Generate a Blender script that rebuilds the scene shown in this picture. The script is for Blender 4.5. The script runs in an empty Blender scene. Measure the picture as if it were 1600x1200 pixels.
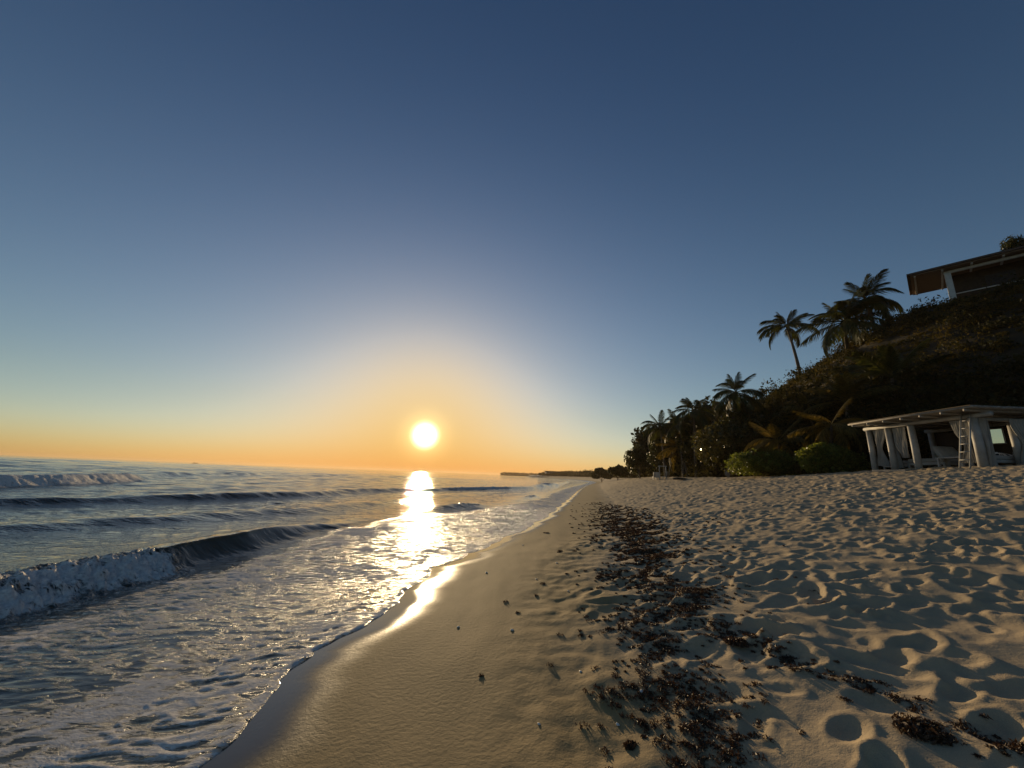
import bpy, bmesh, math, random
import numpy as np
from mathutils import Vector, Matrix
R_ = math.radians
random.seed(7); rng = np.random.default_rng(11)
scene = bpy.context.scene
COL = scene.collection

# ------------------------------------------------------------------ camera
CAMZ = 1.7
FPX, PITCH, ROLL = 603.0, R_(13.3), R_(2.28)
_f = np.array([0, math.cos(PITCH), math.sin(PITCH)]); _r0 = np.array([1., 0, 0]); _u0 = np.array([0, -math.sin(PITCH), math.cos(PITCH)])
_r = math.cos(ROLL)*_r0 + math.sin(ROLL)*_u0; _u = -math.sin(ROLL)*_r0 + math.cos(ROLL)*_u0
cam_d = bpy.data.cameras.new('camera'); cam = bpy.data.objects.new('camera', cam_d); COL.objects.link(cam)
cam_d.sensor_width = 36; cam_d.lens = 36*FPX/1600
cam_d.clip_start = 0.05; cam_d.clip_end = 30000
cam.matrix_world = Matrix(((_r[0], _u[0], -_f[0], 0), (_r[1], _u[1], -_f[1], 0), (_r[2], _u[2], -_f[2], CAMZ), (0, 0, 0, 1)))
scene.camera = cam

def azel(px, py):
    d = _f + (px-800)/FPX*_r + (600-py)/FPX*_u
    return math.atan2(d[0], d[1]), math.atan2(d[2], math.hypot(d[0], d[1]))
def at(px, py, rng_):
    """the point seen at a photo pixel, at a horizontal distance in metres"""
    a, e = azel(px, py)
    return Vector((rng_*math.sin(a), rng_*math.cos(a), CAMZ + rng_*math.tan(e)))
def at_x(px, py, x):
    a, e = azel(px, py)
    return at(px, py, x/math.sin(a))

# ------------------------------------------------------------------ light
SUN_AZ, SUN_EL = R_(-12.34), R_(5.12)
SUN = Vector((math.sin(SUN_AZ)*math.cos(SUN_EL), math.cos(SUN_AZ)*math.cos(SUN_EL), math.sin(SUN_EL)))
sl = bpy.data.lights.new('sun', 'SUN'); so = bpy.data.objects.new('sun', sl); COL.objects.link(so)
sl.energy = 4.4; sl.angle = R_(0.55); sl.color = (1.0, 0.74, 0.42)
so.rotation_euler = SUN.to_track_quat('Z', 'Y').to_euler()
so.location = (0, 0, 60)

world = bpy.data.worlds.new('World'); scene.world = world; world.use_nodes = True
wt = world.node_tree; wt.nodes.clear()
def N(t, typ, **kw):
    n = t.nodes.new(typ)
    for k, v in kw.items(): setattr(n, k, v)
    return n
def L(t, a, b): t.links.new(a, b)
def mth(t, op, a, b=None, c=None, clamp=False):
    n = N(t, 'ShaderNodeMath', operation=op, use_clamp=clamp)
    for i, v in enumerate((a, b, c)):
        if v is None: continue
        if isinstance(v, (int, float)): n.inputs[i].default_value = v
        else: L(t, v, n.inputs[i])
    return n.outputs[0]
def ramp(t, fac, stops, interp='LINEAR'):
    n = N(t, 'ShaderNodeValToRGB'); n.color_ramp.interpolation = interp
    el = n.color_ramp.elements
    while len(el) < len(stops): el.new(0.5)
    for e, (p, c) in zip(el, stops):
        e.position = p; e.color = (c, c, c, 1) if isinstance(c, (int, float)) else (*c, 1)
    L(t, fac, n.inputs[0]); return n.outputs[0]
def mixc(t, fac, a, b, mode='MIX'):
    n = N(t, 'ShaderNodeMix', data_type='RGBA', blend_type=mode)
    for s, v in (('Factor', fac), ('A', a), ('B', b)):
        i = [q for q in n.inputs if q.name == s and (q.type == ('VALUE' if s == 'Factor' else 'RGBA'))][0]
        if isinstance(v, (int, float)): i.default_value = v
        elif isinstance(v, tuple): i.default_value = (*v, 1)
        else: L(t, v, i)
    return [q for q in n.outputs if q.type == 'RGBA'][0]

SKY_STR = 0.12
sky = N(wt, 'ShaderNodeTexSky', sky_type='NISHITA'); sky.sun_disc = False
sky.sun_elevation = SUN_EL; sky.sun_rotation = SUN_AZ
sky.altitude = 0; sky.air_density = 1.0; sky.dust_density = 0.6; sky.ozone_density = 2.0
tc = N(wt, 'ShaderNodeTexCoord')
dt = N(wt, 'ShaderNodeVectorMath', operation='DOT_PRODUCT'); dt.inputs[1].default_value = SUN
L(wt, tc.outputs['Generated'], dt.inputs[0])
ang = mth(wt, 'DEGREES' if False else 'MULTIPLY', mth(wt, 'ARCCOSINE', mth(wt, 'MINIMUM', dt.outputs['Value'], 0.9999999)), 180/math.pi)
# the bright low band of the sky is held back the way a phone exposes it; the sun's own bright disc and close aureole are added
def vop(op, a, b=None, sc=None):
    n = N(wt, 'ShaderNodeVectorMath', operation=op)
    for i, v in enumerate((a, b)):
        if v is None: continue
        if isinstance(v, tuple): n.inputs[i].default_value = v
        else: L(wt, v, n.inputs[i])
    if sc is not None:
        if isinstance(sc, (int, float)): n.inputs['Scale'].default_value = sc
        else: L(wt, sc, n.inputs['Scale'])
    return n.outputs[0]
gm = N(wt, 'ShaderNodeGamma'); gm.inputs['Gamma'].default_value = 1.15
L(wt, vop('SCALE', sky.outputs[0], sc=.12), gm.inputs[0])
c0 = vop('MULTIPLY', gm.outputs[0], (1.25, 1.22, 1.27))
sp = N(wt, 'ShaderNodeSeparateColor'); L(wt, c0, sp.inputs[0])
mx = mth(wt, 'MAXIMUM', mth(wt, 'MAXIMUM', sp.outputs[0], sp.outputs[1]), sp.outputs[2])
den = mth(wt, 'SQRT', mth(wt, 'ADD', 1.0, mth(wt, 'POWER', mth(wt, 'DIVIDE', mx, .86), 2.0)))
acc = vop('SCALE', c0, sc=mth(wt, 'DIVIDE', 1.0, den))
def glow(sigma, col, power):
    g = mth(wt, 'EXPONENT', mth(wt, 'MULTIPLY', mth(wt, 'POWER', mth(wt, 'DIVIDE', ang, sigma), power), -1.0))
    return vop('SCALE', col, sc=g)
warm = glow(10.0, (1.0, 1.0, 1.0), 2.0)
sw = N(wt, 'ShaderNodeSeparateColor'); L(wt, warm, sw.inputs[0])
acc = vop('MULTIPLY', acc, vop('ADD', (1.0, 1.0, 1.0), vop('SCALE', (.03, -.02, -.30), sc=sw.outputs[0])))
for g in (glow(30.0, (.055, .048, .050), 2.0), glow(1.75, (2.2, 1.9, 1.3), 5.0), glow(2.4, (.75, .62, .25), 2.0)): acc = vop('ADD', acc, g)
zs = N(wt, 'ShaderNodeSeparateXYZ'); L(wt, tc.outputs['Generated'], zs.inputs[0])
hi = N(wt, 'ShaderNodeMapRange', interpolation_type='SMOOTHSTEP'); hi.inputs['From Min'].default_value = .2; hi.inputs['From Max'].default_value = .95; L(wt, zs.outputs['Z'], hi.inputs['Value'])
acc = vop('MULTIPLY', acc, vop('ADD', (1.0, 1.0, 1.0), vop('SCALE', (-.36, -.24, -.10), sc=hi.outputs[0])))
lo = N(wt, 'ShaderNodeMapRange', interpolation_type='SMOOTHSTEP'); lo.inputs['From Min'].default_value = .16; lo.inputs['From Max'].default_value = .0; L(wt, zs.outputs['Z'], lo.inputs['Value'])
far_ = mth(wt, 'SUBTRACT', 1.0, mth(wt, 'EXPONENT', mth(wt, 'MULTIPLY', mth(wt, 'POWER', mth(wt, 'DIVIDE', ang, 22.0), 2.0), -1.0)))
acc = vop('MULTIPLY', acc, vop('ADD', (1.0, 1.0, 1.0), vop('SCALE', (.05, .16, .46), sc=mth(wt, 'MULTIPLY', lo.outputs[0], far_))))
acc = vop('SCALE', acc, sc=1/SKY_STR)
bg = N(wt, 'ShaderNodeBackground'); bg.inputs[1].default_value = SKY_STR; L(wt, acc, bg.inputs[0])
wo = N(wt, 'ShaderNodeOutputWorld'); L(wt, bg.outputs[0], wo.inputs[0])

scene.view_settings.view_transform = 'Standard'; scene.view_settings.look = 'None'
scene.view_settings.exposure = 0.0; scene.view_settings.gamma = 1.0

# ------------------------------------------------------------------ helpers
def obj(name, me, mat=None, parent=None):
    o = bpy.data.objects.new(name, me); COL.objects.link(o)
    if mat is not None and me is not None and not me.materials: me.materials.append(mat)
    if parent is not None: o.parent = parent
    return o
def tag(o, label=None, cat=None, group=None, kind=None):
    for k, v in (('label', label), ('category', cat), ('group', group), ('kind', kind)):
        if v: o[k] = v
    return o
def thing(name, label, cat, loc=(0, 0, 0), rz=0.0, group=None):
    o = bpy.data.objects.new(name, None); COL.objects.link(o); o.empty_display_size = .2
    o.location = loc; o.rotation_euler = (0, 0, rz)
    return tag(o, label, cat, group)
def mesh_np(name, V, Q, smooth=True, attrs=None):
    V = np.asarray(V, np.float32); Q = np.asarray(Q, np.int32); k = Q.shape[1]
    me = bpy.data.meshes.new(name)
    me.vertices.add(len(V)); me.vertices.foreach_set('co', V.ravel())
    me.loops.add(Q.size); me.loops.foreach_set('vertex_index', Q.ravel())
    me.polygons.add(len(Q)); me.polygons.foreach_set('loop_start', np.arange(0, Q.size, k, dtype=np.int32))
    me.polygons.foreach_set('loop_total', np.full(len(Q), k, np.int32))
    me.polygons.foreach_set('use_smooth', np.full(len(Q), smooth, bool))
    for nm, a in (attrs or {}).items():
        at_ = me.attributes.new(nm, 'FLOAT', 'POINT'); at_.data.foreach_set('value', np.asarray(a, np.float32).ravel())
    me.update(calc_edges=True); return me

_perm = rng.permutation(4096)
_grad = rng.uniform(0, 2*math.pi, 4096); _gx, _gy = np.cos(_grad), np.sin(_grad)
def noise(x, y):
    xi = np.floor(x).astype(np.int64); yi = np.floor(y).astype(np.int64); fx = x-xi; fy = y-yi
    u = fx*fx*fx*(fx*(fx*6-15)+10); v = fy*fy*fy*(fy*(fy*6-15)+10)
    def g(ix, iy, dx, dy):
        h = _perm[(_perm[ix & 4095] + iy) & 4095]; return _gx[h]*dx + _gy[h]*dy
    a = g(xi, yi, fx, fy); b = g(xi+1, yi, fx-1, fy); c = g(xi, yi+1, fx, fy-1); d = g(xi+1, yi+1, fx-1, fy-1)
    return 1.5*((a*(1-u)+b*u)*(1-v) + (c*(1-u)+d*u)*v)
def fbm(x, y, o=4, gain=.5):
    s = 0; a = 1.
    for i in range(o): s = s + a*noise(x*2**i+17.3*i, y*2**i-9.1*i); a *= gain
    return s
def sstep(a, b, x):
    t = np.clip((x-a)/(b-a), 0, 1); return t*t*(3-2*t)
def curve(pts):
    p = np.array(pts, float); yy = np.linspace(p[0, 0], p[-1, 0], 6000) if p[-1, 0] < 900 else np.concatenate([np.linspace(p[0, 0], 200, 4000), np.linspace(200.1, p[-1, 0], 2000)])
    # monotone-cubic (Catmull-Rom with finite differences)
    m = np.gradient(p[:, 1], p[:, 0])
    i = np.clip(np.searchsorted(p[:, 0], yy)-1, 0, len(p)-2); h = p[i+1, 0]-p[i, 0]; t = (yy-p[i, 0])/h
    val = (2*t**3-3*t**2+1)*p[i, 1]+(t**3-2*t**2+t)*h*m[i]+(-2*t**3+3*t**2)*p[i+1, 1]+(t**3-t**2)*h*m[i+1]
    return lambda y: np.interp(y, yy, val)

# ------------------------------------------------------------------ materials
def new_mat(name):
    m = bpy.data.materials.new(name); m.use_nodes = True
    t = m.node_tree; b = t.nodes['Principled BSDF']; return m, t, b
def bump(t, b, h, strength, dist):
    n = N(t, 'ShaderNodeBump'); n.inputs['Strength'].default_value = strength; n.inputs['Distance'].default_value = dist
    L(t, h, n.inputs['Height']); L(t, n.outputs[0], b.inputs['Normal']); return n
def nz(t, scale, detail=4, rough=.55, vec=None, dist=0.0):
    n = N(t, 'ShaderNodeTexNoise'); n.inputs['Scale'].default_value = scale; n.inputs['Detail'].default_value = detail
    n.inputs['Roughness'].default_value = rough; n.inputs['Distortion'].default_value = dist
    if vec is not None: L(t, vec, n.inputs['Vector'])
    return n.outputs['Fac']
def pos(t, scale=(1, 1, 1), rot=(0, 0, 0)):
    c = N(t, 'ShaderNodeTexCoord'); m = N(t, 'ShaderNodeMapping'); m.inputs['Scale'].default_value = scale; m.inputs['Rotation'].default_value = rot
    L(t, c.outputs['Object'], m.inputs['Vector']); return m.outputs[0]
def attr(t, name):
    a = N(t, 'ShaderNodeAttribute'); a.attribute_name = name; return a.outputs['Fac']
def simple(name, c1, c2, rough=.7, scale=6, bs=.3, bd=.01, stretch=(1, 1, 1), spec=.3):
    m, t, b = new_mat(name); p = pos(t, stretch); n = nz(t, scale, 5, .6, p)
    L(t, ramp(t, n, [(.3, c1), (.7, c2)]), b.inputs['Base Color']); b.inputs['Roughness'].default_value = rough
    b.inputs['Specular IOR Level'].default_value = spec
    bump(t, b, nz(t, scale*4, 4, .6, p), bs, bd); return m
def leaf_mat(name, cols, transl=.35, rough=.45, tcol=None, spec=.35):
    m, t, b = new_mat(name); g = N(t, 'ShaderNodeNewGeometry'); oi = N(t, 'ShaderNodeObjectInfo')
    r = mth(t, 'FRACT', mth(t, 'ADD', g.outputs['Random Per Island'], mth(t, 'MULTIPLY', oi.outputs['Random'], .13)))
    n = nz(t, 1.1, 3, .6, pos(t))
    f = mth(t, 'ADD', mth(t, 'MULTIPLY', r, .6), mth(t, 'MULTIPLY', n, .4))
    k = len(cols); c = ramp(t, f, [(.15+.7*i/(k-1), cols[i]) for i in range(k)])
    L(t, c, b.inputs['Base Color']); b.inputs['Roughness'].default_value = rough; b.inputs['Specular IOR Level'].default_value = spec
    tr = N(t, 'ShaderNodeBsdfTranslucent')
    L(t, mixc(t, 1.0, c, tcol or (1.6, 1.35, .6), 'MULTIPLY'), tr.inputs['Color'])
    mx = N(t, 'ShaderNodeMixShader'); mx.inputs[0].default_value = transl
    L(t, b.outputs[0], mx.inputs[1]); L(t, tr.outputs[0], mx.inputs[2])
    L(t, mx.outputs[0], t.nodes['Material Output'].inputs[0]); return m

M = {}
M['bark'] = simple('bark', (.05, .038, .028), (.13, .10, .075), .9, 5, .6, .03, (1, 1, .4))
M['palm_bark'] = simple('palm_bark', (.07, .055, .042), (.17, .14, .11), .9, 3, .7, .03, (.6, .6, 5))
M['white_paint'] = simple('white_paint', (.28, .27, .255), (.44, .43, .41), .6, 2.2, .25, .01)
M['pole'] = simple('pole', (.22, .20, .18), (.36, .335, .30), .75, 4, .5, .01)
M['linen'] = simple('linen', (.30, .29, .27), (.42, .405, .375), .9, 3, .3, .01)
M['thatch'] = simple('thatch', (.12, .09, .06), (.24, .18, .12), .9, 9, .6, .02, (1, 6, 1))
M['tile_roof'] = simple('tile_roof', (.07, .05, .04), (.14, .10, .08), .85, 4, .5, .03)
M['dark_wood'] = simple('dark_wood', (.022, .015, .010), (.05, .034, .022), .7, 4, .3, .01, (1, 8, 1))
M['soffit_wood'] = simple('soffit_wood', (.13, .08, .05), (.22, .14, .09), .6, 4, .3, .01, (1, 8, 1))
M['brown_wood'] = simple('brown_wood', (.085, .050, .030), (.15, .09, .055), .6, 4, .3, .01, (1, 8, 1))
M['plaster'] = simple('plaster', (.48, .46, .42), (.66, .64, .60), .8, 1.6, .3, .01)
M['dark_cloth'] = simple('dark_cloth', (.02, .02, .022), (.05, .05, .055), .9, 5)
M['stone'] = simple('stone', (.16, .14, .12), (.34, .31, .27), .9, 2, .6, .03)
M['shell'] = simple('shell', (.62, .58, .50), (.8, .77, .7), .5, 30, .2, .003)
M['hull'] = simple('hull', (.05, .05, .06), (.12, .12, .13), .5, 1)
M['far_wall'] = simple('far_wall', (.25, .22, .19), (.4, .36, .31), .9, .3)
M['frond'] = leaf_mat('frond', [(.022, .034, .014), (.045, .060, .022), (.075, .080, .030)], .3, .5, spec=.18)
M['gold_frond'] = leaf_mat('gold_frond', [(.05, .05, .018), (.12, .095, .03), (.20, .15, .05)], .4, .6, spec=.08)  # golden tint of backlit palms put into the leaf colours
M['broadleaf'] = leaf_mat('broadleaf', [(.020, .030, .012), (.040, .050, .018), (.075, .075, .028)], .3, .35)
M['grapeleaf'] = leaf_mat('grapeleaf', [(.030, .036, .014), (.060, .062, .022), (.10, .085, .030)], .32, .22, spec=.5)
M['greenleaf'] = leaf_mat('greenleaf', [(.060, .085, .020), (.115, .150, .032), (.18, .21, .05)], .45, .45)
M['scrub'] = leaf_mat('scrub', [(.046, .041, .016), (.080, .068, .026), (.125, .098, .038)], .4, .9, spec=.05)
M['undergrowth'] = leaf_mat('undergrowth', [(.016, .020, .009), (.034, .036, .014), (.065, .055, .022)], .28, .65, spec=.12)
M['far_leaf'] = leaf_mat('far_leaf', [(.022, .026, .014), (.040, .042, .020), (.06, .055, .028)], .2, .6)
M['weed'] = leaf_mat('weed', [(.032, .017, .010), (.070, .038, .020), (.125, .070, .036)], .12, .55)

# mirror
m_, t_, b_ = new_mat('mirror_glass'); b_.inputs['Metallic'].default_value = 1; b_.inputs['Base Color'].default_value = (.95, .88, .68, 1); b_.inputs['Roughness'].default_value = .03
M['mirror'] = m_
# striped cushions
m_, t_, b_ = new_mat('striped_cloth'); w_ = N(t_, 'ShaderNodeTexWave', wave_type='BANDS', bands_direction='DIAGONAL'); w_.inputs['Scale'].default_value = 2.2
L(t_, pos(t_), w_.inputs['Vector']); L(t_, ramp(t_, w_.outputs['Fac'], [(.48, (.7, .68, .64)), (.52, (.03, .03, .035))]), b_.inputs['Base Color']); b_.inputs['Roughness'].default_value = .9
M['stripe'] = m_

# sand: dry / damp / wet by where the last waves reached
m_, t_, b_ = new_mat('sand')
p_ = pos(t_); wet = attr(t_, 'wet'); damp = attr(t_, 'damp'); litter = attr(t_, 'litter')
g1 = nz(t_, 300, 2, .6, p_); g2 = nz(t_, 2.2, 5, .6, p_); g3 = nz(t_, 30, 4, .6, p_)
base = mixc(t_, mth(t_, 'MULTIPLY', g2, 1.0), (.42, .33, .205), (.54, .425, .275))
base = mixc(t_, mth(t_, 'MULTIPLY', ramp(t_, g1, [(.35, 1.0), (.6, 0.0)]), .35), base, (.17, .12, .08))
strk = nz(t_, 1.0, 5, .65, pos(t_, (3.5, .55, 1), (0, 0, R_(6))), .6)
dampc = mixc(t_, strk, (.255, .178, .076), (.375, .265, .118))
base = mixc(t_, damp, base, dampc)
base = mixc(t_, wet, base, (.075, .054, .032))
ln = nz(t_, 24, 4, .7, p_)
base = mixc(t_, mth(t_, 'MULTIPLY', litter, ramp(t_, ln, [(.44, 0.0), (.62, .7)])), base, (.03, .018, .011))
L(t_, base, b_.inputs['Base Color'])
L(t_, mth(t_, 'SUBTRACT', mth(t_, 'SUBTRACT', .93, mth(t_, 'MULTIPLY', damp, .10)), mth(t_, 'MULTIPLY', wet, .79)), b_.inputs['Roughness'])
L(t_, mth(t_, 'ADD', .10, mth(t_, 'ADD', mth(t_, 'MULTIPLY', damp, .06), mth(t_, 'MULTIPLY', mth(t_, 'POWER', wet, 4.0), .36))), b_.inputs['Specular IOR Level'])
hh = mth(t_, 'ADD', mth(t_, 'MULTIPLY', g3, .8), mth(t_, 'MULTIPLY', nz(t_, 130, 3, .7, p_), .35))
hh = mth(t_, 'MULTIPLY', hh, mth(t_, 'SUBTRACT', 1.0, mth(t_, 'ADD', mth(t_, 'MULTIPLY', wet, .88), mth(t_, 'MULTIPLY', damp, .05)), clamp=True))
bump(t_, b_, hh, .55, .012)
M['sand'] = m_

# sea: dark water body, foam lace where the breakers have left it
m_, t_, b_ = new_mat('sea_water')
fo = attr(t_, 'foam'); sh = attr(t_, 'shallow_or_backlit'); wave_ = attr(t_, 'chop')
wp = nz(t_, 3.0, 3, .5, pos(t_))
warp = N(t_, 'ShaderNodeVectorMath', operation='ADD')
wn = N(t_, 'ShaderNodeTexNoise'); wn.inputs['Scale'].default_value = 2.3; wn.inputs['Detail'].default_value = 3; L(t_, pos(t_), wn.inputs['Vector'])
ws = N(t_, 'ShaderNodeVectorMath', operation='SCALE'); ws.inputs['Scale'].default_value = .16; L(t_, wn.outputs['Color'], ws.inputs[0])
L(t_, pos(t_, (.34, 1.7, .5), (0, 0, R_(-15))), warp.inputs[0]); L(t_, ws.outputs[0], warp.inputs[1])
la = nz(t_, 7.5, 5, .66, warp.outputs[0])
lace = mth(t_, 'SUBTRACT', 1.0, mth(t_, 'MULTIPLY', mth(t_, 'ABSOLUTE', mth(t_, 'SUBTRACT', la, .5)), 5.5), clamp=True)
lb = nz(t_, 30, 4, .7, warp.outputs[0])
lace2 = mth(t_, 'SUBTRACT', 1.0, mth(t_, 'MULTIPLY', mth(t_, 'ABSOLUTE', mth(t_, 'SUBTRACT', lb, .5)), 5.0), clamp=True)
pat = mth(t_, 'ADD', mth(t_, 'MULTIPLY', lace, .58), mth(t_, 'MULTIPLY', lace2, .42))
fm = mth(t_, 'ADD', mth(t_, 'SUBTRACT', pat, 1.0), mth(t_, 'MULTIPLY', fo, 1.35))
fmask = ramp(t_, fm, [(.28, 0.0), (.62, 1.0)])
wcol = mixc(t_, sh, (.030, .034, .026), (.062, .056, .033))
bub = nz(t_, 22, 6, .75, pos(t_, (.8, 1.3, 1)))
fcol = mixc(t_, ramp(t_, bub, [(.36, 0.0), (.62, 1.0)]), (.58, .555, .51), (.95, .90, .81))
col = mixc(t_, mth(t_, 'MULTIPLY', fmask, .94), wcol, fcol)
L(t_, col, b_.inputs['Base Color']); b_.inputs['IOR'].default_value = 1.333
L(t_, mth(t_, 'ADD', mth(t_, 'ADD', .05, mth(t_, 'MULTIPLY', fo, .06)), mth(t_, 'MULTIPLY', fmask, .4), clamp=True), b_.inputs['Roughness'])
L(t_, mth(t_, 'MULTIPLY', .5, mth(t_, 'SUBTRACT', 1.0, fmask)), b_.inputs['Specular IOR Level'])
r1 = nz(t_, 1.4, 4, .6, pos(t_, (.6, 1.6, 1), (0, 0, R_(12)))); r2 = nz(t_, 7, 3, .6, pos(t_, (.7, 1.5, 1), (0, 0, R_(-10))))
r3 = nz(t_, .4, 3, .6, pos(t_, (.5, 1.6, 1), (0, 0, R_(15))))
hh = mth(t_, 'ADD', mth(t_, 'MULTIPLY', mth(t_, 'ADD', mth(t_, 'ADD', mth(t_, 'MULTIPLY', r1, 1.0), mth(t_, 'MULTIPLY', r3, 1.0)), mth(t_, 'MULTIPLY', r2, .28)), wave_), mth(t_, 'MULTIPLY', fmask, .045))
hh = mth(t_, 'ADD', hh, mth(t_, 'MULTIPLY', mth(t_, 'MULTIPLY', nz(t_, 60, 3, .7, pos(t_)), mth(t_, 'POWER', fmask, 2.0)), .07))
bump(t_, b_, hh, .9, .10)
M['sea'] = m_
m_, t_, b_ = new_mat('hill_soil'); L(t_, ramp(t_, nz(t_, .6, 5, .6, pos(t_)), [(.3, (.025, .019, .010)), (.7, (.048, .036, .018))]), b_.inputs['Base Color']); b_.inputs['Roughness'].default_value = 1.0
M['soil'] = m_
M['headland'] = simple('headland', (.03, .032, .018), (.06, .055, .03), 1.0, .05, .3, .5)

# ------------------------------------------------------------------ coast: shoreline, back of the beach, sand heights
XS = curve([(-300, -1.9), (0, -1.85), (2.6, -1.72), (4.2, -1.62), (6.4, -1.35), (8.1, -1.0), (10.6, -.15), (14.2, .9), (27, 3.8), (58, 10.4), (100, 20), (155, 34), (300, 58), (420, 60), (520, 48), (620, 36), (640, 60), (700, 300), (3000, 900)])
XB = curve([(-300, 21.2), (10, 21.2), (22, 21), (28, 20.6), (45, 21), (60, 22.3), (100, 33.5), (155, 48), (300, 72), (420, 72), (520, 60), (620, 50), (640, 80), (700, 330), (3000, 930)])
ZB = curve([(-300, 2.9), (0, 2.9), (20, 2.85), (30, 2.45), (60, 2.3), (100, 2.4), (3000, 2.4)])
def lobes(y):
    a = np.abs(np.sin(y*2.05+.9+.7*np.sin(y*.7)))**.6; b = np.abs(np.sin(y*.83+.2))**.7
    return .20*(a-.6)*np.exp(-np.maximum(y-6, 0)/14) + .22*(b-.6) + .05*noise(y*3.1, y*0+2.2)
# footprints and trodden mounds on a 3 cm raster
TX0, TY0, TR = -2.5, -12.0, .03
TW, TH = int(30/TR), int(84/TR)
tile = np.zeros((TH, TW), np.float32)
gy, gx = np.mgrid[0:TH, 0:TW]; gx = (TX0+gx*TR).astype(np.float32); gy = (TY0+gy*TR).astype(np.float32)
tile += (.030*fbm(gx*1.5, gy*1.2, 3)+.052*(.4-np.abs(noise(gx*1.15+.5*gy+3, gy*1.0)))+.03*(.4-np.abs(noise(gx*2.6-.8*gy, gy*2.1+7)))).astype(np.float32)
dune = (.035*noise(gx*.33+4, gy*.3)).astype(np.float32)
NST = 42000
sx = rng.uniform(TX0+1, TX0+29, NST); sy = rng.uniform(TY0+1, TY0+83, NST)
sa = np.where(rng.random(NST) < .75, rng.normal(R_(24), .42, NST), rng.normal(R_(100), .6, NST)); sl_ = np.clip(np.exp(rng.normal(-2.0, .34, NST)), .06, .27); sw_ = sl_*rng.uniform(.36, .66, NST); sd = rng.uniform(.017, .048, NST)*(sl_/.2)**.8*np.clip(.75+.7*noise(sx*.35, sy*.3+3), .12, 1.2)
for i in range(NST):
    r_ = sl_[i]*2.1; n_ = int(r_/TR)+1; cx = int((sx[i]-TX0)/TR); cy = int((sy[i]-TY0)/TR)
    x0, x1, y0, y1 = max(cx-n_, 0), min(cx+n_+1, TW), max(cy-n_, 0), min(cy+n_+1, TH)
    dx = gx[y0:y1, x0:x1]-sx[i]; dy = gy[y0:y1, x0:x1]-sy[i]; c, s = math.cos(sa[i]), math.sin(sa[i])
    q = np.sqrt(((dx*c+dy*s)/sl_[i])**2+((-dx*s+dy*c)/sw_[i])**2)
    w = 1-sstep(.25, 1.12, q); P = tile[y0:y1, x0:x1]
    P += w*(-sd[i]-P*.55) + .45*sd[i]*np.exp(-((q-1.26)/.24)**2)
tile = tile+dune+(.009*fbm(gx*6.5, gy*6, 2)*(.6+.8*noise(gx*.7, gy*.7))).astype(np.float32)
def trod(x, y):
    u = np.clip((x-TX0)/TR, 0, TW-1.01); v = np.clip((y-TY0)/TR, 0, TH-1.01); i = u.astype(int); j = v.astype(int); a = u-i; b = v-j
    h = tile[j, i]*(1-a)*(1-b)+tile[j, i+1]*a*(1-b)+tile[j+1, i]*(1-a)*b+tile[j+1, i+1]*a*b
    far = sstep(62, 71, y)+sstep(24, 27, x)+(1-sstep(-11.5, -9, y)); far = np.clip(far, 0, 1)
    return h*(1-far) + far*.09*fbm(x*.9, y*.5, 2)
def sand_z(x, y, detail=True):
    x = np.asarray(x, float); y = np.asarray(y, float)
    xs, xb, zb = XS(y), XB(y), ZB(y); d = x-xs; t = np.clip((d-3.2)/np.maximum(xb-xs-3.2, 1), 0, 1.3)
    land = .05+.095*np.clip(d, 0, 3.2)
    up = (zb-.36)*(1.0*np.minimum(t, 1)**.92); z = np.where(d > 0, land+up, .05+.09*d)
    z = np.maximum(z, -2.5)
    if detail:
        k = sstep(2.1, 3.6, d+.5*noise(y*.5, x*0+3.)+.25*noise(y*1.9, x*1.3))
        soft = .010*fbm(x*1.3+2, y*.45, 3)*sstep(.1, 1.2, d) + .012*noise(x*.5, y*.35)*sstep(.3, 1.5, d)
        sc = .05*fbm(x*2.3, y*2.0, 3)*sstep(1.4, 2.4, d)*(1-k)*.45
        z = z + trod(x, y)*k*np.clip(.75+.35*t*2, .7, 1.15) + soft + sc
    return z
def gz(x, y): return float(sand_z(np.array([x]), np.array([y]), False)[0])
def gzd(x, y): return float(sand_z(np.array([x]), np.array([y]))[0])

def polar(thetas, radii, wrap=False):
    T, Rr = np.meshgrid(thetas, radii); X = Rr*np.sin(T); Y = Rr*np.cos(T); nr, nt = T.shape
    i = np.arange(nr-1)[:, None]*nt; j = np.arange(nt-1)[None]
    q = np.stack([i+j, i+j+1, i+nt+j+1, i+nt+j], -1).reshape(-1, 4)
    return X, Y, q[:, ::-1]
def geo(a, b, ratio): return np.geomspace(a, b, int(math.log(b/a)/math.log(ratio))+2)
th = np.concatenate([np.arange(-180, -60, 3), np.arange(-60, -36, .8), np.arange(-36, 66, .14), np.arange(66, 96, .4), np.arange(96, 180.1, 3)])
rad = np.concatenate([geo(.35, 75, 1.0068), geo(76, 640, 1.02)])
X, Y, Q = polar(np.radians(th), rad)
Z = sand_z(X, Y); D = X-XS(Y)-lobes(Y)
dn = .35*noise(Y*.45, X*0+7)+.12*noise(Y*2, X*2)
wet_a = 1-sstep(.05, .60, D+dn*.5); damp_a = 1-sstep(1.9, 3.3, D+dn*1.3)
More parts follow.
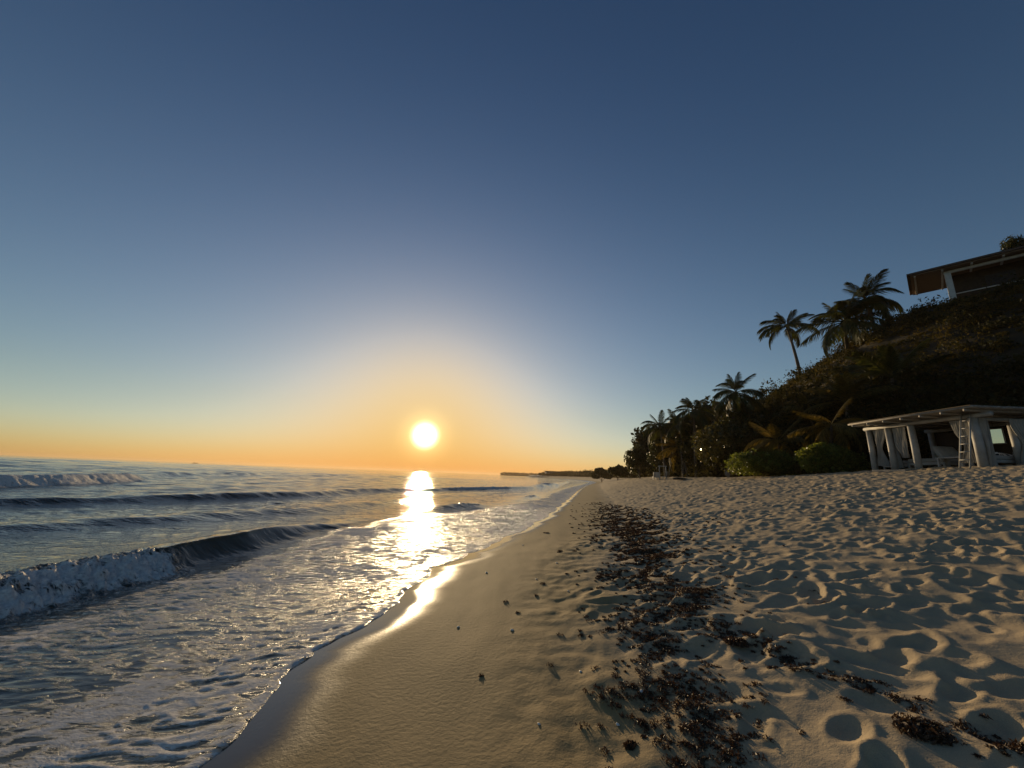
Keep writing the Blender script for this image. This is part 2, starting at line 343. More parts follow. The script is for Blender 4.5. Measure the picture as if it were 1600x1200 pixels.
# seaweed band across the smooth sand
WX = curve([(-50, .8), (1.5, .75), (2.3, .95), (4.2, 1.55), (6, 2.1), (9, 2.9), (14, 4.0), (22, 6.0), (40, 10.4), (60, 15), (3000, 15)])
WX2 = curve([(-50, 2.6), (1.8, 2.6), (2.7, 2.25), (3.3, 2.1), (4.2, 2.0), (5.2, 2.3), (3000, 9)])
def weed_density(x, y):
    e = .35*noise(y*.9, y*0+1.)+.25*noise(y*2.7, y*0+5.)
    a = np.exp(-((x-WX(y)-e)/(.20+.03*y))**2)*np.exp(-np.maximum(y-9, 0)/9)
    b = .8*np.exp(-((x-WX2(y)-e*.4)/.13)**2)*(y < 5.2)
    s = .065*(.25+.75*sstep(2.5, 5, y))*np.exp(-((x-WX(y)-.25)/(.65+.06*y))**2)*np.exp(-np.maximum(y-12, 0)/10)
    return a+b+s
lit_a = np.clip(weed_density(X, Y)*1.25-.08, 0, 1)*np.clip(.75+.8*noise(X*2.2, Y*2.2), 0, 1)
sand_me = mesh_np('beach_sand', np.stack([X, Y, Z], -1).reshape(-1, 3), Q, True, {'wet': wet_a, 'damp': damp_a, 'litter': lit_a})
tag(obj('beach_sand', sand_me, M['sand']), kind='structure')
# sea bed and land far out, one broad sheet below everything
bm = bmesh.new(); bmesh.ops.create_grid(bm, x_segments=2, y_segments=2, size=9000)
me = bpy.data.meshes.new('ground'); bm.to_mesh(me); bm.free(); g_ = obj('ground', me, M['soil']); g_.location.z = -3.0; tag(g_, kind='structure')

# ------------------------------------------------------------------ sea
C1 = curve([(-60, -6.3), (0, -6.25), (4.8, -6.15), (6.6, -5.95), (9, -5.8), (12, -5.65), (14, -5.1), (19, -3.3), (21, -2.3), (27, .2), (40, 3.2), (60, 7.5), (150, 29), (700, 60)])
C2 = curve([(-60, -16), (0, -15), (9.5, -11.5), (16, -8.2), (25, -6), (45, -.5), (150, 22), (700, 50)])
C3 = curve([(-60, -26), (5, -20.5), (14, -17.5), (20.7, -13.4), (33, -10.2), (50, .8), (65, 5), (150, 22), (700, 45)])
C4 = curve([(-60, -27), (5, -27.5), (22, -28.4), (31, -30.5), (44, -39), (90, -48), (700, -40)])
def gauss(y, c, w): return np.exp(-((y-c)/w)**2)
tw = np.concatenate([np.arange(-110, -62, 1.2), np.arange(-62, 22, .115), np.arange(22, 40, 1.5)])
rw = np.concatenate([geo(1.5, 130, 1.0058), geo(131, 8000, 1.014)])
X, Y, Q = polar(np.radians(tw), rw); RR = np.hypot(X, Y)
cell = np.maximum(RR*.0058, RR*R_(.115)*2); cell = np.where(RR > 130, RR*.014, cell)
XSY = XS(Y); d = X-XSY; edge = XSY+lobes(Y); de = edge-X       # de > 0 : water side
eta = np.zeros_like(X); foam = np.zeros_like(X)
wob = .12*noise(Y*.6, Y*0+9)+.018*noise(Y*2.3, Y*0+4); wobl = .5*noise(Y*.11, Y*0+6)+.1*noise(Y*.4, Y*0+3)
dxo = np.zeros_like(X)
# first breaker
s = X-C1(Y)-wob
a1 = .285*(1-sstep(9.0, 14.0, Y))+.03*sstep(11, 15, Y)+.20*gauss(Y, 20.5, 1.8)+.12*gauss(Y, 33, 4)
brk = (1-sstep(6.6, 7.4, Y+.4*noise(X*2, Y*2))); brk2 = gauss(Y, 21.5, 1.2)*.8+gauss(Y, 33, 3)*.6
wf = .30+.25*sstep(10, 15, Y)+.25*brk
pf = np.where(s > 0, np.exp(-(np.abs(s)/wf)**2.2), np.exp(-(np.abs(s)/(.95+.02*Y))**1.5))
eta += a1*pf - .06*np.exp(-((s-.9)/.5)**2)*(a1/.33)
curl = (1-sstep(10, 13, Y))*(1-brk)
dxo += .16*curl*np.exp(-((s+.02)/.16)**2)*sstep(.2, .33, eta)
bz = np.clip(brk*np.exp(-(((s-.30)/.55)**4)) + brk2*np.exp(-(((s-.15)/.35)**4)), 0, 1)
lump = np.abs(fbm(X*3.6, Y*3.6, 3))
eta += bz*(.075*lump-.05+.055*fbm(X*10, Y*10, 4)*(cell < .06)); foam = np.maximum(foam, bz*(.85+.42*noise(X*2.6, Y*2.6)+.2*noise(X*8, Y*8)))
foam = np.maximum(foam, .52*np.exp(-((s+.02)/.05)**2)*(1-sstep(9, 14, Y))*(noise(Y*3, X*0) > -.1))
# second and third swell lines, then the outer breaker
s2 = X-C2(Y)-wobl; eta += .15*np.where(s2 > 0, np.exp(-(s2/.7)**2), np.exp(-(s2/1.6)**2))*(1-sstep(17, 30, Y)*.6)
s3 = X-C3(Y)-wobl*1.2; a3 = .26+.10*noise(Y*.12, Y*0); eta += a3*np.where(s3 > 0, np.exp(-(s3/.65)**2), np.exp(-(s3/2.2)**2))
b3 = gauss(Y, 44, 5)*np.exp(-(((s3-.3)/.6)**4)); foam = np.maximum(foam, b3*.9); eta += b3*.12*np.abs(fbm(X*2, Y*2, 3))
s4 = X-C4(Y)-wobl*1.2; k4 = (1-sstep(33, 37, Y)); eta += (.30+.30*k4)*np.where(s4 > 0, np.exp(-(s4/.8)**2), np.exp(-(s4/3.)**2))*(1-sstep(60, 90, Y))
b4 = k4*np.exp(-(((s4-.5)/1.0)**4)); foam = np.maximum(foam, b4*(.85+.3*noise(X, Y))); eta += b4*.045*fbm(X*3.2, Y*2.6, 4)
b5 = gauss(Y, 75, 10)*np.exp(-(((X-C2(Y)-wob*5)/.8)**4)); foam = np.maximum(foam, b5*.9); eta += b5*.2
for k, (off, am) in enumerate([(-46, .28), (-62, .3), (-84, .32), (-120, .35), (-170, .35), (-240, .4), (-340, .4)]):
    ss = (X-XSY*.4-off-6*noise(Y*.02+k, Y*0+k))/(1+k*.35)
    eta += am*np.exp(-(ss/2.4)**2)*(.55+.6*noise(Y*.03, Y*0+k*3.))
# wind chop and wavelets
chop = sstep(.3, 6, -d)
NK = 30; lams = 28*.845**np.arange(NK); fades = [(1-sstep(.16, .30, cell/l))*sstep(0, 3, 2.5-l+np.maximum(-d-6, 0)*.10) for l in lams]
norm = .092*(.40+.60*sstep(3, 14, -d))/np.sqrt(.5*sum(f_*f_ for f_ in fades)+.8)
for k in range(NK):
    lam = lams[k]; a_ = R_(rng.normal(112, 24)); kx, ky = math.cos(a_)*2*math.pi/lam, math.sin(a_)*2*math.pi/lam
    ph = kx*X+ky*Y+rng.uniform(0, 6.28)+1.3*noise(X*.9/lam, Y*.9/lam+k*3.)
    eta += fades[k]*chop*norm*lam/6.28*np.sin(ph)*(1+.9*noise(X*.35/lam+k, Y*.35/lam))
# swash sheet running up the sand, foam-laced, with a rounded lip
sz = sand_z(X, Y, False); tf_ = 1-.72*sstep(4, 9, Y)
thick = .010*tf_*np.clip(1-np.exp(-de/.07), -1.6, 1)+(.007+.008*noise(X*7, Y*7))*tf_*np.exp(-((de-.06)/.05)**2)
thick = np.where(de > 0, thick+.02*sstep(.3, 3, de), np.maximum(de*1.2, -.12))
fnear = sstep(0, .35+.5*sstep(4, 9, Y), de)
ru = X*.97+Y*.26+.25*noise(X*1.1, Y*1.1); rv = Y*.97-X*.26+.18*noise(X*1.3+9, Y*1.3)
rope = (1-np.abs(noise(ru*1.7, rv*6.5))*2.2)*.5+(1-np.abs(noise(ru*4.2+5, rv*15))*2.2)*.5
sw = sz+thick+fnear*np.where(cell < .08, .011*np.clip(rope, -.3, 1)*(1-.6*sstep(7, 13, Y))+.006, .008)*sstep(-8, -2, d)
zz = np.where(de > 0, np.maximum(eta, 0*eta+np.where(sz+.03 > eta, sw, eta)), sz+thick)
wgt = sstep(-2.6, -.5, d); zz = np.where(de > 0, eta*(1-wgt)+np.maximum(sw, .0*sw)*wgt, zz)
extra = sstep(-5.5, -3.5, d)*(1-wgt)*np.where(cell < .08, .011*np.clip(rope, -.3, 1)*(1-.6*sstep(7, 13, Y))+.006, .006)*(1-bz)
zz = zz+np.where(de > 0, extra, 0)
zone = sstep(.15, 1.7, X-C1(Y)-wob+.5*noise(X*.9, Y*.9))*sstep(.0, .04, de)
fden = .53+.20*noise(X*.55, Y*.4)+.16*noise(X*1.6+5, Y*1.3)+.06*(1-sstep(.3, 2.0, de))+.22*sstep(5.5, 10, Y)
fden = (fden+.48*(np.clip(rope, -.5, 1)-.45))*(1-.15*sstep(14, 30, Y))
foam = np.maximum(foam, zone*np.clip(fden, 0, 1))
foam = np.maximum(foam, np.exp(-((de-.05)/.06)**2)*(.85+.5*noise(X*3.5, Y*3.5))*(1-.3*sstep(8, 20, Y)))
foam = np.maximum(foam, .30*sstep(-9, -3.5, s)*(1-sstep(0, .4, s))*(Y < 9))
face = np.exp(-((s-.1)/.45)**4)*(1-bz)*(1-sstep(12, 16, Y)); shal_backlit = np.maximum(sstep(-4.0, -.3, d), face); chop_b = np.clip(chop, .12, 1)*(1-.75*face)  # breaker face borrows the shallow colour: sun through the wave put into colour
sea_me = mesh_np('sea', np.stack([X+dxo, Y, zz], -1).reshape(-1, 3), Q, True, {'foam': foam, 'shallow_or_backlit': shal_backlit, 'chop': chop_b})
tag(obj('sea', sea_me, M['sea']), kind='structure')
#--PART2--
# ------------------------------------------------------------------ hill behind the beach
XH = curve([(-300, 25.5), (10, 25.5), (22, 25.3), (28, 24), (45, 23.5), (60, 24.5), (100, 34.5), (155, 49), (300, 73), (420, 73), (520, 61), (610, 51), (630, 60), (640, 75), (700, 340), (3000, 940)])
HH = curve([(-60, 14), (0, 15), (20, 15.3), (27, 15.6), (34, 16.6), (39, 16.6), (45, 15.4), (51, 14.3), (58, 12.7), (64, 11), (72, 7.5), (85, 4), (100, 2.6), (150, 2.6), (300, 2.6), (420, 3.0), (520, 3.0), (590, 2.0), (625, .8), (640, .3), (3000, .5)])
def hill_z(x, y):
    x = np.asarray(x, float); y = np.asarray(y, float); w = x-XH(y)
    W = 15.5-6*sstep(60, 95, y); t = np.clip(w/W, -.1, 1)
    h = HH(y)*(sstep(-.12, 1.12, t)*.55+.45*np.clip(t, 0, 1))+.03*np.maximum(w-W, 0)
    h += (.5*noise(x*.22, y*.22)+.28*noise(x*.6, y*.6))*np.clip(t*3, 0, 1)*np.minimum(HH(y)/8, 1)
    return np.where(w < 0, -1.0+w*.4, ZB(y)-.25+h)
def ground_z(x, y): return max(gz(x, y), float(hill_z(np.array([x]), np.array([y]))[0]))
ys = np.concatenate([np.arange(-60, 90, .6), np.arange(90, 642, 4)]); ws = np.concatenate([np.arange(-1.5, 22, .55), np.arange(22, 75, 4)])
Wg, Yg = np.meshgrid(ws, ys); Xg = XH(Yg)+Wg; Zg = hill_z(Xg, Yg)
nr, nt = Wg.shape; i = np.arange(nr-1)[:, None]*nt; j = np.arange(nt-1)[None]
q = np.stack([i+j, i+j+1, i+nt+j+1, i+nt+j], -1).reshape(-1, 4)
tag(obj('hill', mesh_np('hill', np.stack([Xg, Yg, Zg], -1).reshape(-1, 3), q), M['soil']), kind='structure')
# the far point across the bay
ya = np.arange(0, 1.001, .004); wa = np.linspace(0, 1, 12); A_, W_ = np.meshgrid(ya, wa, indexing='ij')
Hx = -34+A_*420; Hy = 1500+W_*260+A_*60
Hz = -.5+(7.2+1.6*noise(A_*40, A_*0+3)+1.0*noise(A_*130, W_*8))*np.clip(np.minimum(A_*60, 1), 0, 1)*sstep(-.02, .12, W_)
nr, nt = A_.shape; i = np.arange(nr-1)[:, None]*nt; j = np.arange(nt-1)[None]
tag(obj('far_headland', mesh_np('far_headland', np.stack([Hx, Hy, Hz], -1).reshape(-1, 3), np.stack([i+j, i+nt+j, i+nt+j+1, i+j+1], -1).reshape(-1, 4)), M['headland']), kind='structure')

# ------------------------------------------------------------------ plants
def rand_dirs(n, up=0.0):
    v = rng.normal(size=(n, 3)); v[:, 2] += up; return v/np.linalg.norm(v, axis=1)[:, None]
def leaf_arrays(P, S, asp=.55, up=.4):
    """one small folded leaf (two triangles as a bent quad) at each point"""
    n = len(P); nrm = rand_dirs(n, up); a = np.cross(nrm, rand_dirs(n)); a /= np.linalg.norm(a, axis=1)[:, None]+1e-9; b = np.cross(nrm, a)
    S = S[:, None]; V = np.stack([P-a*S, P+b*S*asp+nrm*S*.15, P+a*S*1.05, P-b*S*asp+nrm*S*.15], 1).reshape(-1, 3)
    return V, np.arange(4*n).reshape(-1, 4)
def tube_arrays(path, rad, k=7):
    path = np.asarray(path, float); m = len(path); T = np.gradient(path, axis=0); T /= np.linalg.norm(T, axis=1)[:, None]+1e-9
    ref = np.where(np.abs(T[:, 2:3]) > .9, np.array([[1., 0, 0]]), np.array([[0, 0, 1.]])); A = np.cross(T, ref); A /= np.linalg.norm(A, axis=1)[:, None]; B = np.cross(T, A)
    ph = np.arange(k)*2*math.pi/k; R = np.asarray(rad, float)[:, None, None]
    V = path[:, None]+R*(np.cos(ph)[None, :, None]*A[:, None]+np.sin(ph)[None, :, None]*B[:, None]); V = V.reshape(-1, 3)
    i = np.arange(m-1)[:, None]*k; j = np.arange(k)[None]; j2 = (j+1) % k
    Q = np.stack([i+j, i+j2, i+k+j2, i+k+j], -1).reshape(-1, 4)
    return V, Q
class Acc:
    def __init__(s): s.V = []; s.Q = []; s.n = 0
    def add(s, V, Q): s.V.append(V); s.Q.append(np.asarray(Q)+s.n); s.n += len(V); return s
    def mesh(s, name, smooth=True): return mesh_np(name, np.concatenate(s.V), np.concatenate(s.Q), smooth)
def crown_points(lobes_, n, gap=.0, fr=1.3):
    out = []; vol = np.array([l[1][0]*l[1][1]*l[1][2] for l in lobes_])**.75
    for (c, r), w in zip(lobes_, vol/vol.sum()):
        k = int(n*w*1.6)+8; d = rand_dirs(k); rr = rng.uniform(.45, 1.0, k)**.45
        P = np.asarray(c)+d*np.asarray(r)*(rr*(1+.22*noise(d[:, 0]*2.3+c[0], d[:, 1]*2.3+d[:, 2]*2+c[1])))[:, None]
        keep = noise(P[:, 0]*fr+P[:, 2]*.9, P[:, 1]*fr-P[:, 2]*1.1) > gap-.25+.15*rng.normal(size=k); out.append(P[keep])
    return np.concatenate(out)
def limb_arrays(acc, base, lobes_, r0, crown_lo):
    base = np.array(base, float); c0 = np.mean([l[0] for l in lobes_], 0); fork = base+(np.array([c0[0], c0[1], crown_lo])-base)*np.array([.4, .4, 1.0])
    t = np.linspace(0, 1, 7)[:, None]; p = base+(fork-base)*t; p[:, :2] += rng.normal(0, .05, (7, 2)); p[0] = base-np.array([0, 0, .2])
    acc.add(*tube_arrays(p, np.linspace(r0*1.25, r0*.7, 7), 8))
    for c, r in lobes_:
        e = np.array(c)+np.array([0, 0, r[2]*.3]); t = np.linspace(0, 1, 6)[:, None]; p = fork+(e-fork)*t; p[1:-1] += rng.normal(0, .12, (4, 3)); acc.add(*tube_arrays(p, np.linspace(r0*.6, r0*.12, 6), 6))
        for _ in range(4):
            s_ = p[rng.integers(2, 5)]; e2 = np.array(c)+rand_dirs(1)[0]*np.array(r)*.85; acc.add(*tube_arrays(s_+(e2-s_)*np.linspace(0, 1, 4)[:, None]+rng.normal(0, .05, (4, 3)), np.linspace(r0*.25, r0*.05, 4), 5))
def broadleaf(label, x, y, w, h, lobes_n, nleaf, size, mat, cat='tree', name='broadleaf_tree', group=None, low=.25, depth=.8, gap=-.1, up=.4):
    z = ground_z(x, y); root = thing(name, label, cat, (x, y, z), 0, group); L_ = []
    for k in range(lobes_n):
        a = k*2.399; rr = (k/(lobes_n-1 or 1))**.6*.62; hz_ = h*(low+(1-low)*(.5+.32*math.cos(rr*2.2))*rng.uniform(.75, 1.05)-.1)
        r = np.array([w*.5, w*.5*depth, h*(1-low)*.5])*rng.uniform(.36, .58)
        if low == 0: r[2] = h*rng.uniform(.30, .46); hz_ = (h-r[2])*rng.uniform(.75, 1.05)-h*.55*rr*rr
        L_.append((np.array([math.cos(a)*rr*w*.5, math.sin(a)*rr*w*.5*depth, min(hz_, h-r[2]*.95)]), r))
    acc = Acc(); limb_arrays(acc, (0, 0, 0), L_, max(.05, h*.018), h*low*.9)
    obj('trunk', acc.mesh('trunk'), M['bark'], root)
    P = crown_points(L_, nleaf, gap); P = P[P[:, 2] > .05]
    V, Q = leaf_arrays(P, rng.uniform(.6, 1.35, len(P))*size, .6, up)
    obj('crown', mesh_np('crown', V, Q, False), M[mat], root); return root
# palm fronds: five shapes shared by all palms
def frond_mesh(L_, droop, nl=34, hang=.5):
    acc = Acc(); t = np.linspace(0, 1, 15); ang_ = -droop*t**1.4; st = L_/14
    px_ = np.concatenate([[0], np.cumsum(np.cos(ang_[:-1])*st)]); pz_ = np.concatenate([[0], np.cumsum(np.sin(ang_[:-1])*st)])
    path = np.stack([px_, 0*t, pz_], 1); acc.add(*tube_arrays(path, np.linspace(.045, .010, 15)*L_/3.2, 4))
    tt = np.linspace(.16, .99, nl); VV = []; 
    for side in (-1, 1):
        for q_ in tt+rng.uniform(-.008, .008, nl):
            o_ = np.array([np.interp(q_, t, px_), 0, np.interp(q_, t, pz_)]); a_ = np.interp(q_, t, ang_)
            ln_ = L_*.30*math.sin(math.pi*(.14+.80*q_))**.8*rng.uniform(.85, 1.1); fw = R_(38+22*q_+rng.normal(0, 5))
            f_ = np.array([math.cos(a_), 0, math.sin(a_)]); s_ = np.array([0, side, 0]); d_ = f_*math.sin(fw)+s_*math.cos(fw)
            hg = hang*rng.uniform(.6, 1.3); m_1 = o_+d_*ln_*.5+np.array([0, 0, -.10*hg*ln_]); e_ = o_+d_*ln_*.9+np.array([0, 0, -.62*hg*ln_])
            wd = np.cross(d_, [0, 0, 1.]); wd /= np.linalg.norm(wd)+1e-9; wv = wd*.029*L_/3
            VV += [[o_-wv*.5, o_+wv*.5, m_1+wv, m_1-wv], [m_1-wv, m_1+wv, e_+wv*.15, e_-wv*.15]]
    VV = np.array(VV).reshape(-1, 3); acc.add(VV, np.arange(len(VV)).reshape(-1, 4)); return acc.mesh('frond', False)
FR = [frond_mesh(3.0, d, 58, h*1.25) for d, h in ((.7, .6), (1.0, .8), (1.35, 1.0), (1.7, 1.1), (.35, .45))]
def palm(label, base, top, L_, nf, elev=(-35, 70), mat='frond', group='coconut palms', wind=0.0, variants=(0, 1, 2, 3), spear=2, r0=.15, trunk_mat='palm_bark'):
    base = np.array(base, float); rel = np.array(top, float)-base; root = thing('palm_tree', label, 'palm', tuple(base), 0, group)
    t = np.linspace(0, 1, 12)[:, None]; p = rel*t*np.array([1, 1, 1.]); p[:, 0:2] = rel[:2]*t**1.5; p[0, 2] -= .3
    acc = Acc().add(*tube_arrays(p, np.linspace(r0*1.3, r0*.75, 12)*(1+.05*np.sin(np.arange(12)*2.5)), 9)); obj('trunk', acc.mesh('trunk'), M[trunk_mat], root)
    nf = int(nf*1.2)
    for k in range(nf):
        e = R_(elev[0]+(elev[1]-elev[0])*(k+.5)/nf+rng.normal(0, 6)); a = k*2.399+rng.normal(0, .18)
        v = variants[int(rng.integers(len(variants)))] if k < nf-spear else 4
        me_ = FR[v]
        if not me_.materials: me_.materials.append(M['frond'])
        f_ = obj('frond', me_, None, root); f_.location = tuple(rel)
        f_.rotation_euler = (rng.normal(0, .25), -e, a); s_ = L_/3*rng.uniform(.85, 1.12)*(1-.25*max(0, e)); f_.scale = (s_, s_, s_)
        if wind: f_.rotation_euler.z += wind*math.sin(a)
        if mat != 'frond': f_.material_slots[0].link = 'OBJECT'; f_.material_slots[0].material = M[mat]
    return root
def palm_px(label, ctop, cbase, x, L_, nf, **kw):
    c = at_x(*ctop, x); b = at_x(*cbase, x); b.z = ground_z(b.x, b.y)-.05
    c.z = max(c.z, b.z+.5); return palm(label, b, c, L_, nf, **kw)

palm_px('tall slender palm standing alone on the hill crest, its thin trunk leaning seaward', (1229, 510), (1250, 582), 38.5, 3.9, 17, elev=(-18, 78), r0=.17)
palm_px('tallest of the two hilltop palms beside the house, its fronds blown to the right', (1352, 468), (1369, 524), 39, 4.2, 18, elev=(-32, 72))
palm_px('bushy hilltop palm left of the taller palm by the house, with long arching left fronds', (1319, 503), (1326, 556), 37, 4.8, 20, elev=(-35, 75))
palm_px('lone palm head at the seaward end of the tree line with fronds reaching left', (1032, 668), (1040, 744), 21.8, 3.4, 14, elev=(-20, 75))
palm_px('palm rising left of the leafless tree, second tallest in the beach tree line', (1084, 642), (1088, 742), 22.6, 3.3, 17)
palm_px('shorter palm between the lone end palm and the palm by the leafless tree', (1062, 664), (1068, 742), 22.2, 3.0, 16)
palm_px('tall ragged palm just right of the leafless tree with one torn frond upright', (1150, 613), (1142, 742), 23, 3.2, 19, elev=(-50, 75))
palm_px('low palm with drooping olive fronds and a leaning trunk behind the white stand', (1062, 698), (1074, 743), 22.4, 3.4, 14, elev=(-38, 60), mat='gold_frond', r0=.11)
palm_px('young upright palm on the slope with pale spear leaves, above the right green shrub', (1268, 650), (1272, 690), 26.5, 3.4, 13, elev=(5, 80), mat='gold_frond', variants=(0, 0, 1, 4), spear=4, r0=.12)
palm_px('young erect palm on the slope between the spear leaved palm and the pavilion roof', (1322, 628), (1325, 668), 26.2, 3.6, 14, elev=(0, 80), mat='gold_frond', variants=(0, 1, 4), spear=4, r0=.12)
palm_px('highest young palm on the dark slope, stiff fronds fanned below the house', (1394, 590), (1392, 612), 29, 4.0, 12, elev=(15, 80), variants=(0, 0, 4), spear=3, r0=.12)
palm_px('low golden palm with arching fronds behind the left green shrub', (1216, 690), (1219, 742), 21.6, 3.0, 13, elev=(-45, 60), mat='gold_frond', r0=.10)
palm_px('yellowish palm with hanging fronds behind the right green shrub', (1299, 664), (1300, 730), 22.2, 2.6, 14, elev=(-60, 55), mat='gold_frond', r0=.11)

def bl_px(label, px, top, base, wpx, x, n, nleaf, size, mat, **kw):
    b = at_x(px, base, x); dep = b.x*_f[0]+b.y*_f[1]; z = ground_z(b.x, b.y); h = at_x(px, top, x).z-z
    return broadleaf(label, b.x, b.y, wpx/FPX*dep*1.0, h, n, nleaf, size, mat, **kw)
bl_px('broad sea grape tree with glinting round leaves, largest crown behind the left green shrub', 1160, 626, 743, 135, 23.5, 12, 9500, .15, 'grapeleaf', low=.06, gap=-.2)
bl_px('dark rounded tree at the seaward tip of the tree line', 1000, 688, 745, 48, 22.6, 7, 3200, .17, 'broadleaf', low=.05, gap=-.3)
bl_px('dense bushy tree behind the white stand, under the lone end palm', 1042, 676, 745, 66, 23.6, 8, 4200, .17, 'broadleaf', low=.05, gap=-.25)
bl_px('thick dark tree under the two middle palms of the tree line', 1092, 655, 744, 74, 24.4, 8, 4200, .16, 'broadleaf', low=.05, gap=-.2)
bl_px('tree of dark foliage directly behind the ragged tall palm', 1168, 622, 743, 70, 25.2, 7, 3600, .16, 'broadleaf', low=.05, gap=-.1)
bl_px('small dark tree in the shade between the two green shrubs', 1258, 660, 740, 58, 23.4, 6, 3400, .12, 'broadleaf', low=.05, gap=-.2)
bl_px('dark leafy tree overhanging the back of the white pavilion at its right end', 1596, 618, 725, 70, 26.5, 7, 3800, .11, 'broadleaf', low=.2, gap=-.1)
bl_px('vivid green rounded shrub spilling onto the sand, leftmost of the two', 1203, 697, 746, 116, 20.6, 18, 9500, .10, 'greenleaf', cat='shrub', name='shrub', low=0, gap=-.15, depth=.7, up=.8)
bl_px('vivid green rounded shrub against the far end of the pavilion', 1303, 690, 742, 108, 21.4, 18, 9000, .095, 'greenleaf', cat='shrub', name='shrub', low=0, gap=-.15, depth=.6, up=.8)
bl_px('olive tree filling the gap below the leafless tree, in front of its trunk', 1122, 662, 744, 70, 22.9, 8, 4600, .15, 'grapeleaf', low=.04, gap=-.2)
bl_px('bushy dark tree between the lone end palm and the shorter palm', 1066, 668, 744, 52, 24.8, 7, 3600, .16, 'broadleaf', low=.05, gap=-.2)
bl_px('round crowned dark tree farthest along the beach, beyond the tree line tip', 965, 722, 745, 34, 31, 6, 2400, .26, 'broadleaf', low=.04, gap=-.3)
bl_px('wide dark tree on the lower slope above the two green shrubs', 1240, 628, 700, 80, 27.5, 8, 5200, .14, 'broadleaf', low=.04, gap=-.2)
bl_px('low spreading tree at the far end of the beach, left of the round crowned one', 940, 729, 745, 34, 40, 6, 2400, .34, 'broadleaf', low=.04, gap=-.3)
# leafless tree
def bare_tree(label, ctop, cbase, x):
    b = at_x(*cbase, x); b.z = ground_z(b.x, b.y); h = at_x(*ctop, x).z-b.z; root = thing('bare_tree', label, 'tree', tuple(b)); acc = Acc(); tw = Acc(); tips = []
    def grow(p, d, ln, r, lv):
        q_ = [p]; 
        for k in range(4): d = d+rng.normal(0, .13, 3); d /= np.linalg.norm(d); q_.append(q_[-1]+d*ln/4)
        acc.add(*tube_arrays(np.array(q_), np.linspace(r, r*.6, 5), 6 if lv < 2 else 4))
        if lv >= 5: tips.append(q_[-1]); return
        for _ in range(3 if lv < 4 else 2): nd = d+rng.normal(0, .55, 3)+np.array([0, 0, .15]); grow(q_[-1], nd/np.linalg.norm(nd), ln*rng.uniform(.62, .8), r*.62, lv+1)
    grow(np.zeros(3)-np.array([0, 0, .2]), np.array([0, .02, 1.]), h*.34, .13, 0)
    obj('trunk', acc.mesh('trunk'), M['bark'], root)
    P = np.array(tips); P = P[rng.random(len(P)) < .35]; P = np.repeat(P, 3, 0)+rng.normal(0, .12, (len(P)*3, 3)); V, Q = leaf_arrays(P, rng.uniform(.06, .12, len(P)))
    obj('crown', mesh_np('crown', V, Q, False), M['broadleaf'], root)
bare_tree('leafless grey tree with fine twigs showing sky, between two palms', (1115, 605), (1116, 742), 23.2)
# scrub over the hill and undergrowth at its foot: masses nobody could count
def clumps(C, rad, n, size, flat=.7):
    k = len(C); idx = np.repeat(np.arange(k), n); d = rand_dirs(k*n); d[:, 2] = np.abs(d[:, 2])*flat
    return C[idx]+d*(rad[idx]*rng.uniform(.35, 1.05, k*n))[:, None], rng.uniform(.6, 1.4, k*n)*size
yy = rng.uniform(-12, 78, 15000); ww = rng.uniform(.5, 1, 15000)*0+rng.uniform(0, 30, 15000)
keep = (ww < 19) | (rng.random(15000) < .35); yy, ww = yy[keep], ww[keep]; xx = XH(yy)+ww
C = np.stack([xx, yy, hill_z(xx, yy)-.05], 1); rd = np.exp(rng.normal(-.85, .38, len(C)))*(1+.5*noise(xx*.2, yy*.2))
P, S = clumps(C, rd, 26, .095); V, Q = leaf_arrays(P, S, .40, .3)
tag(obj('scrub', mesh_np('scrub', V, Q, False), M['scrub']), kind='stuff')
n_ = 1500; yy = rng.uniform(-8, 76, n_); ww = rng.uniform(0, 20, n_); xx = XH(yy)+ww; C = np.stack([xx, yy, hill_z(xx, yy)+.1], 1)
P, S = clumps(C, np.exp(rng.normal(-.15, .35, n_)), 90, .12, .8); V, Q = leaf_arrays(P, S, .45, .3)
tag(obj('hillside_bushes', mesh_np('hillside_bushes', V, Q, False), M['undergrowth']), kind='stuff')
n_ = 3600; yy = rng.uniform(8, 80, n_); ww = rng.uniform(-1.6, 5.5, n_); ww = np.where(yy < 26, np.maximum(ww, .3)+.2, ww); xx = XH(yy)+ww
zz = np.maximum(sand_z(xx, yy, False), hill_z(xx, yy)); hh_ = rng.uniform(0, 1, n_)*np.where(yy < 26, 2.4, 1.9+3.2*sstep(-1.5, 2.5, ww)*sstep(24, 40, yy)+.8)
C = np.stack([xx, yy, zz+hh_-.1], 1); P, S = clumps(C, rng.uniform(.4, .95, n_), 22, .15, 1.0); V, Q = leaf_arrays(P, S, .5, .3)
tag(obj('undergrowth', mesh_np('undergrowth', V, Q, False), M['undergrowth']), kind='stuff')
n_ = 7500; yy = 74+(620-74)*rng.random(n_)**2.1; ww = rng.uniform(-2.5, 14, n_); xx = XH(yy)+ww
zz = np.maximum(sand_z(xx, yy, False), hill_z(xx, yy)); big = rng.uniform(0, 1, n_)*(2.6+2.6*np.clip(noise(yy*.045, yy*0+2), -.3, 1)+4.4*np.exp(-(yy-74)/65))
C = np.stack([xx, yy, zz+big], 1); P, S = clumps(C, rng.uniform(.7, 1.9, n_), 16, .42, 1.0); V, Q = leaf_arrays(P, S, .6, .3)
tag(obj('coastal_woodland', mesh_np('coastal_woodland', V, Q, False), M['far_leaf']), kind='stuff')
n_ = 420; aa = rng.random(n_); C = np.stack([-30+aa*230, 1500+rng.uniform(10, 60, n_)+aa*40, 5.5+rng.uniform(0, 4.5, n_)*np.clip(aa*20, .2, 1)], 1)
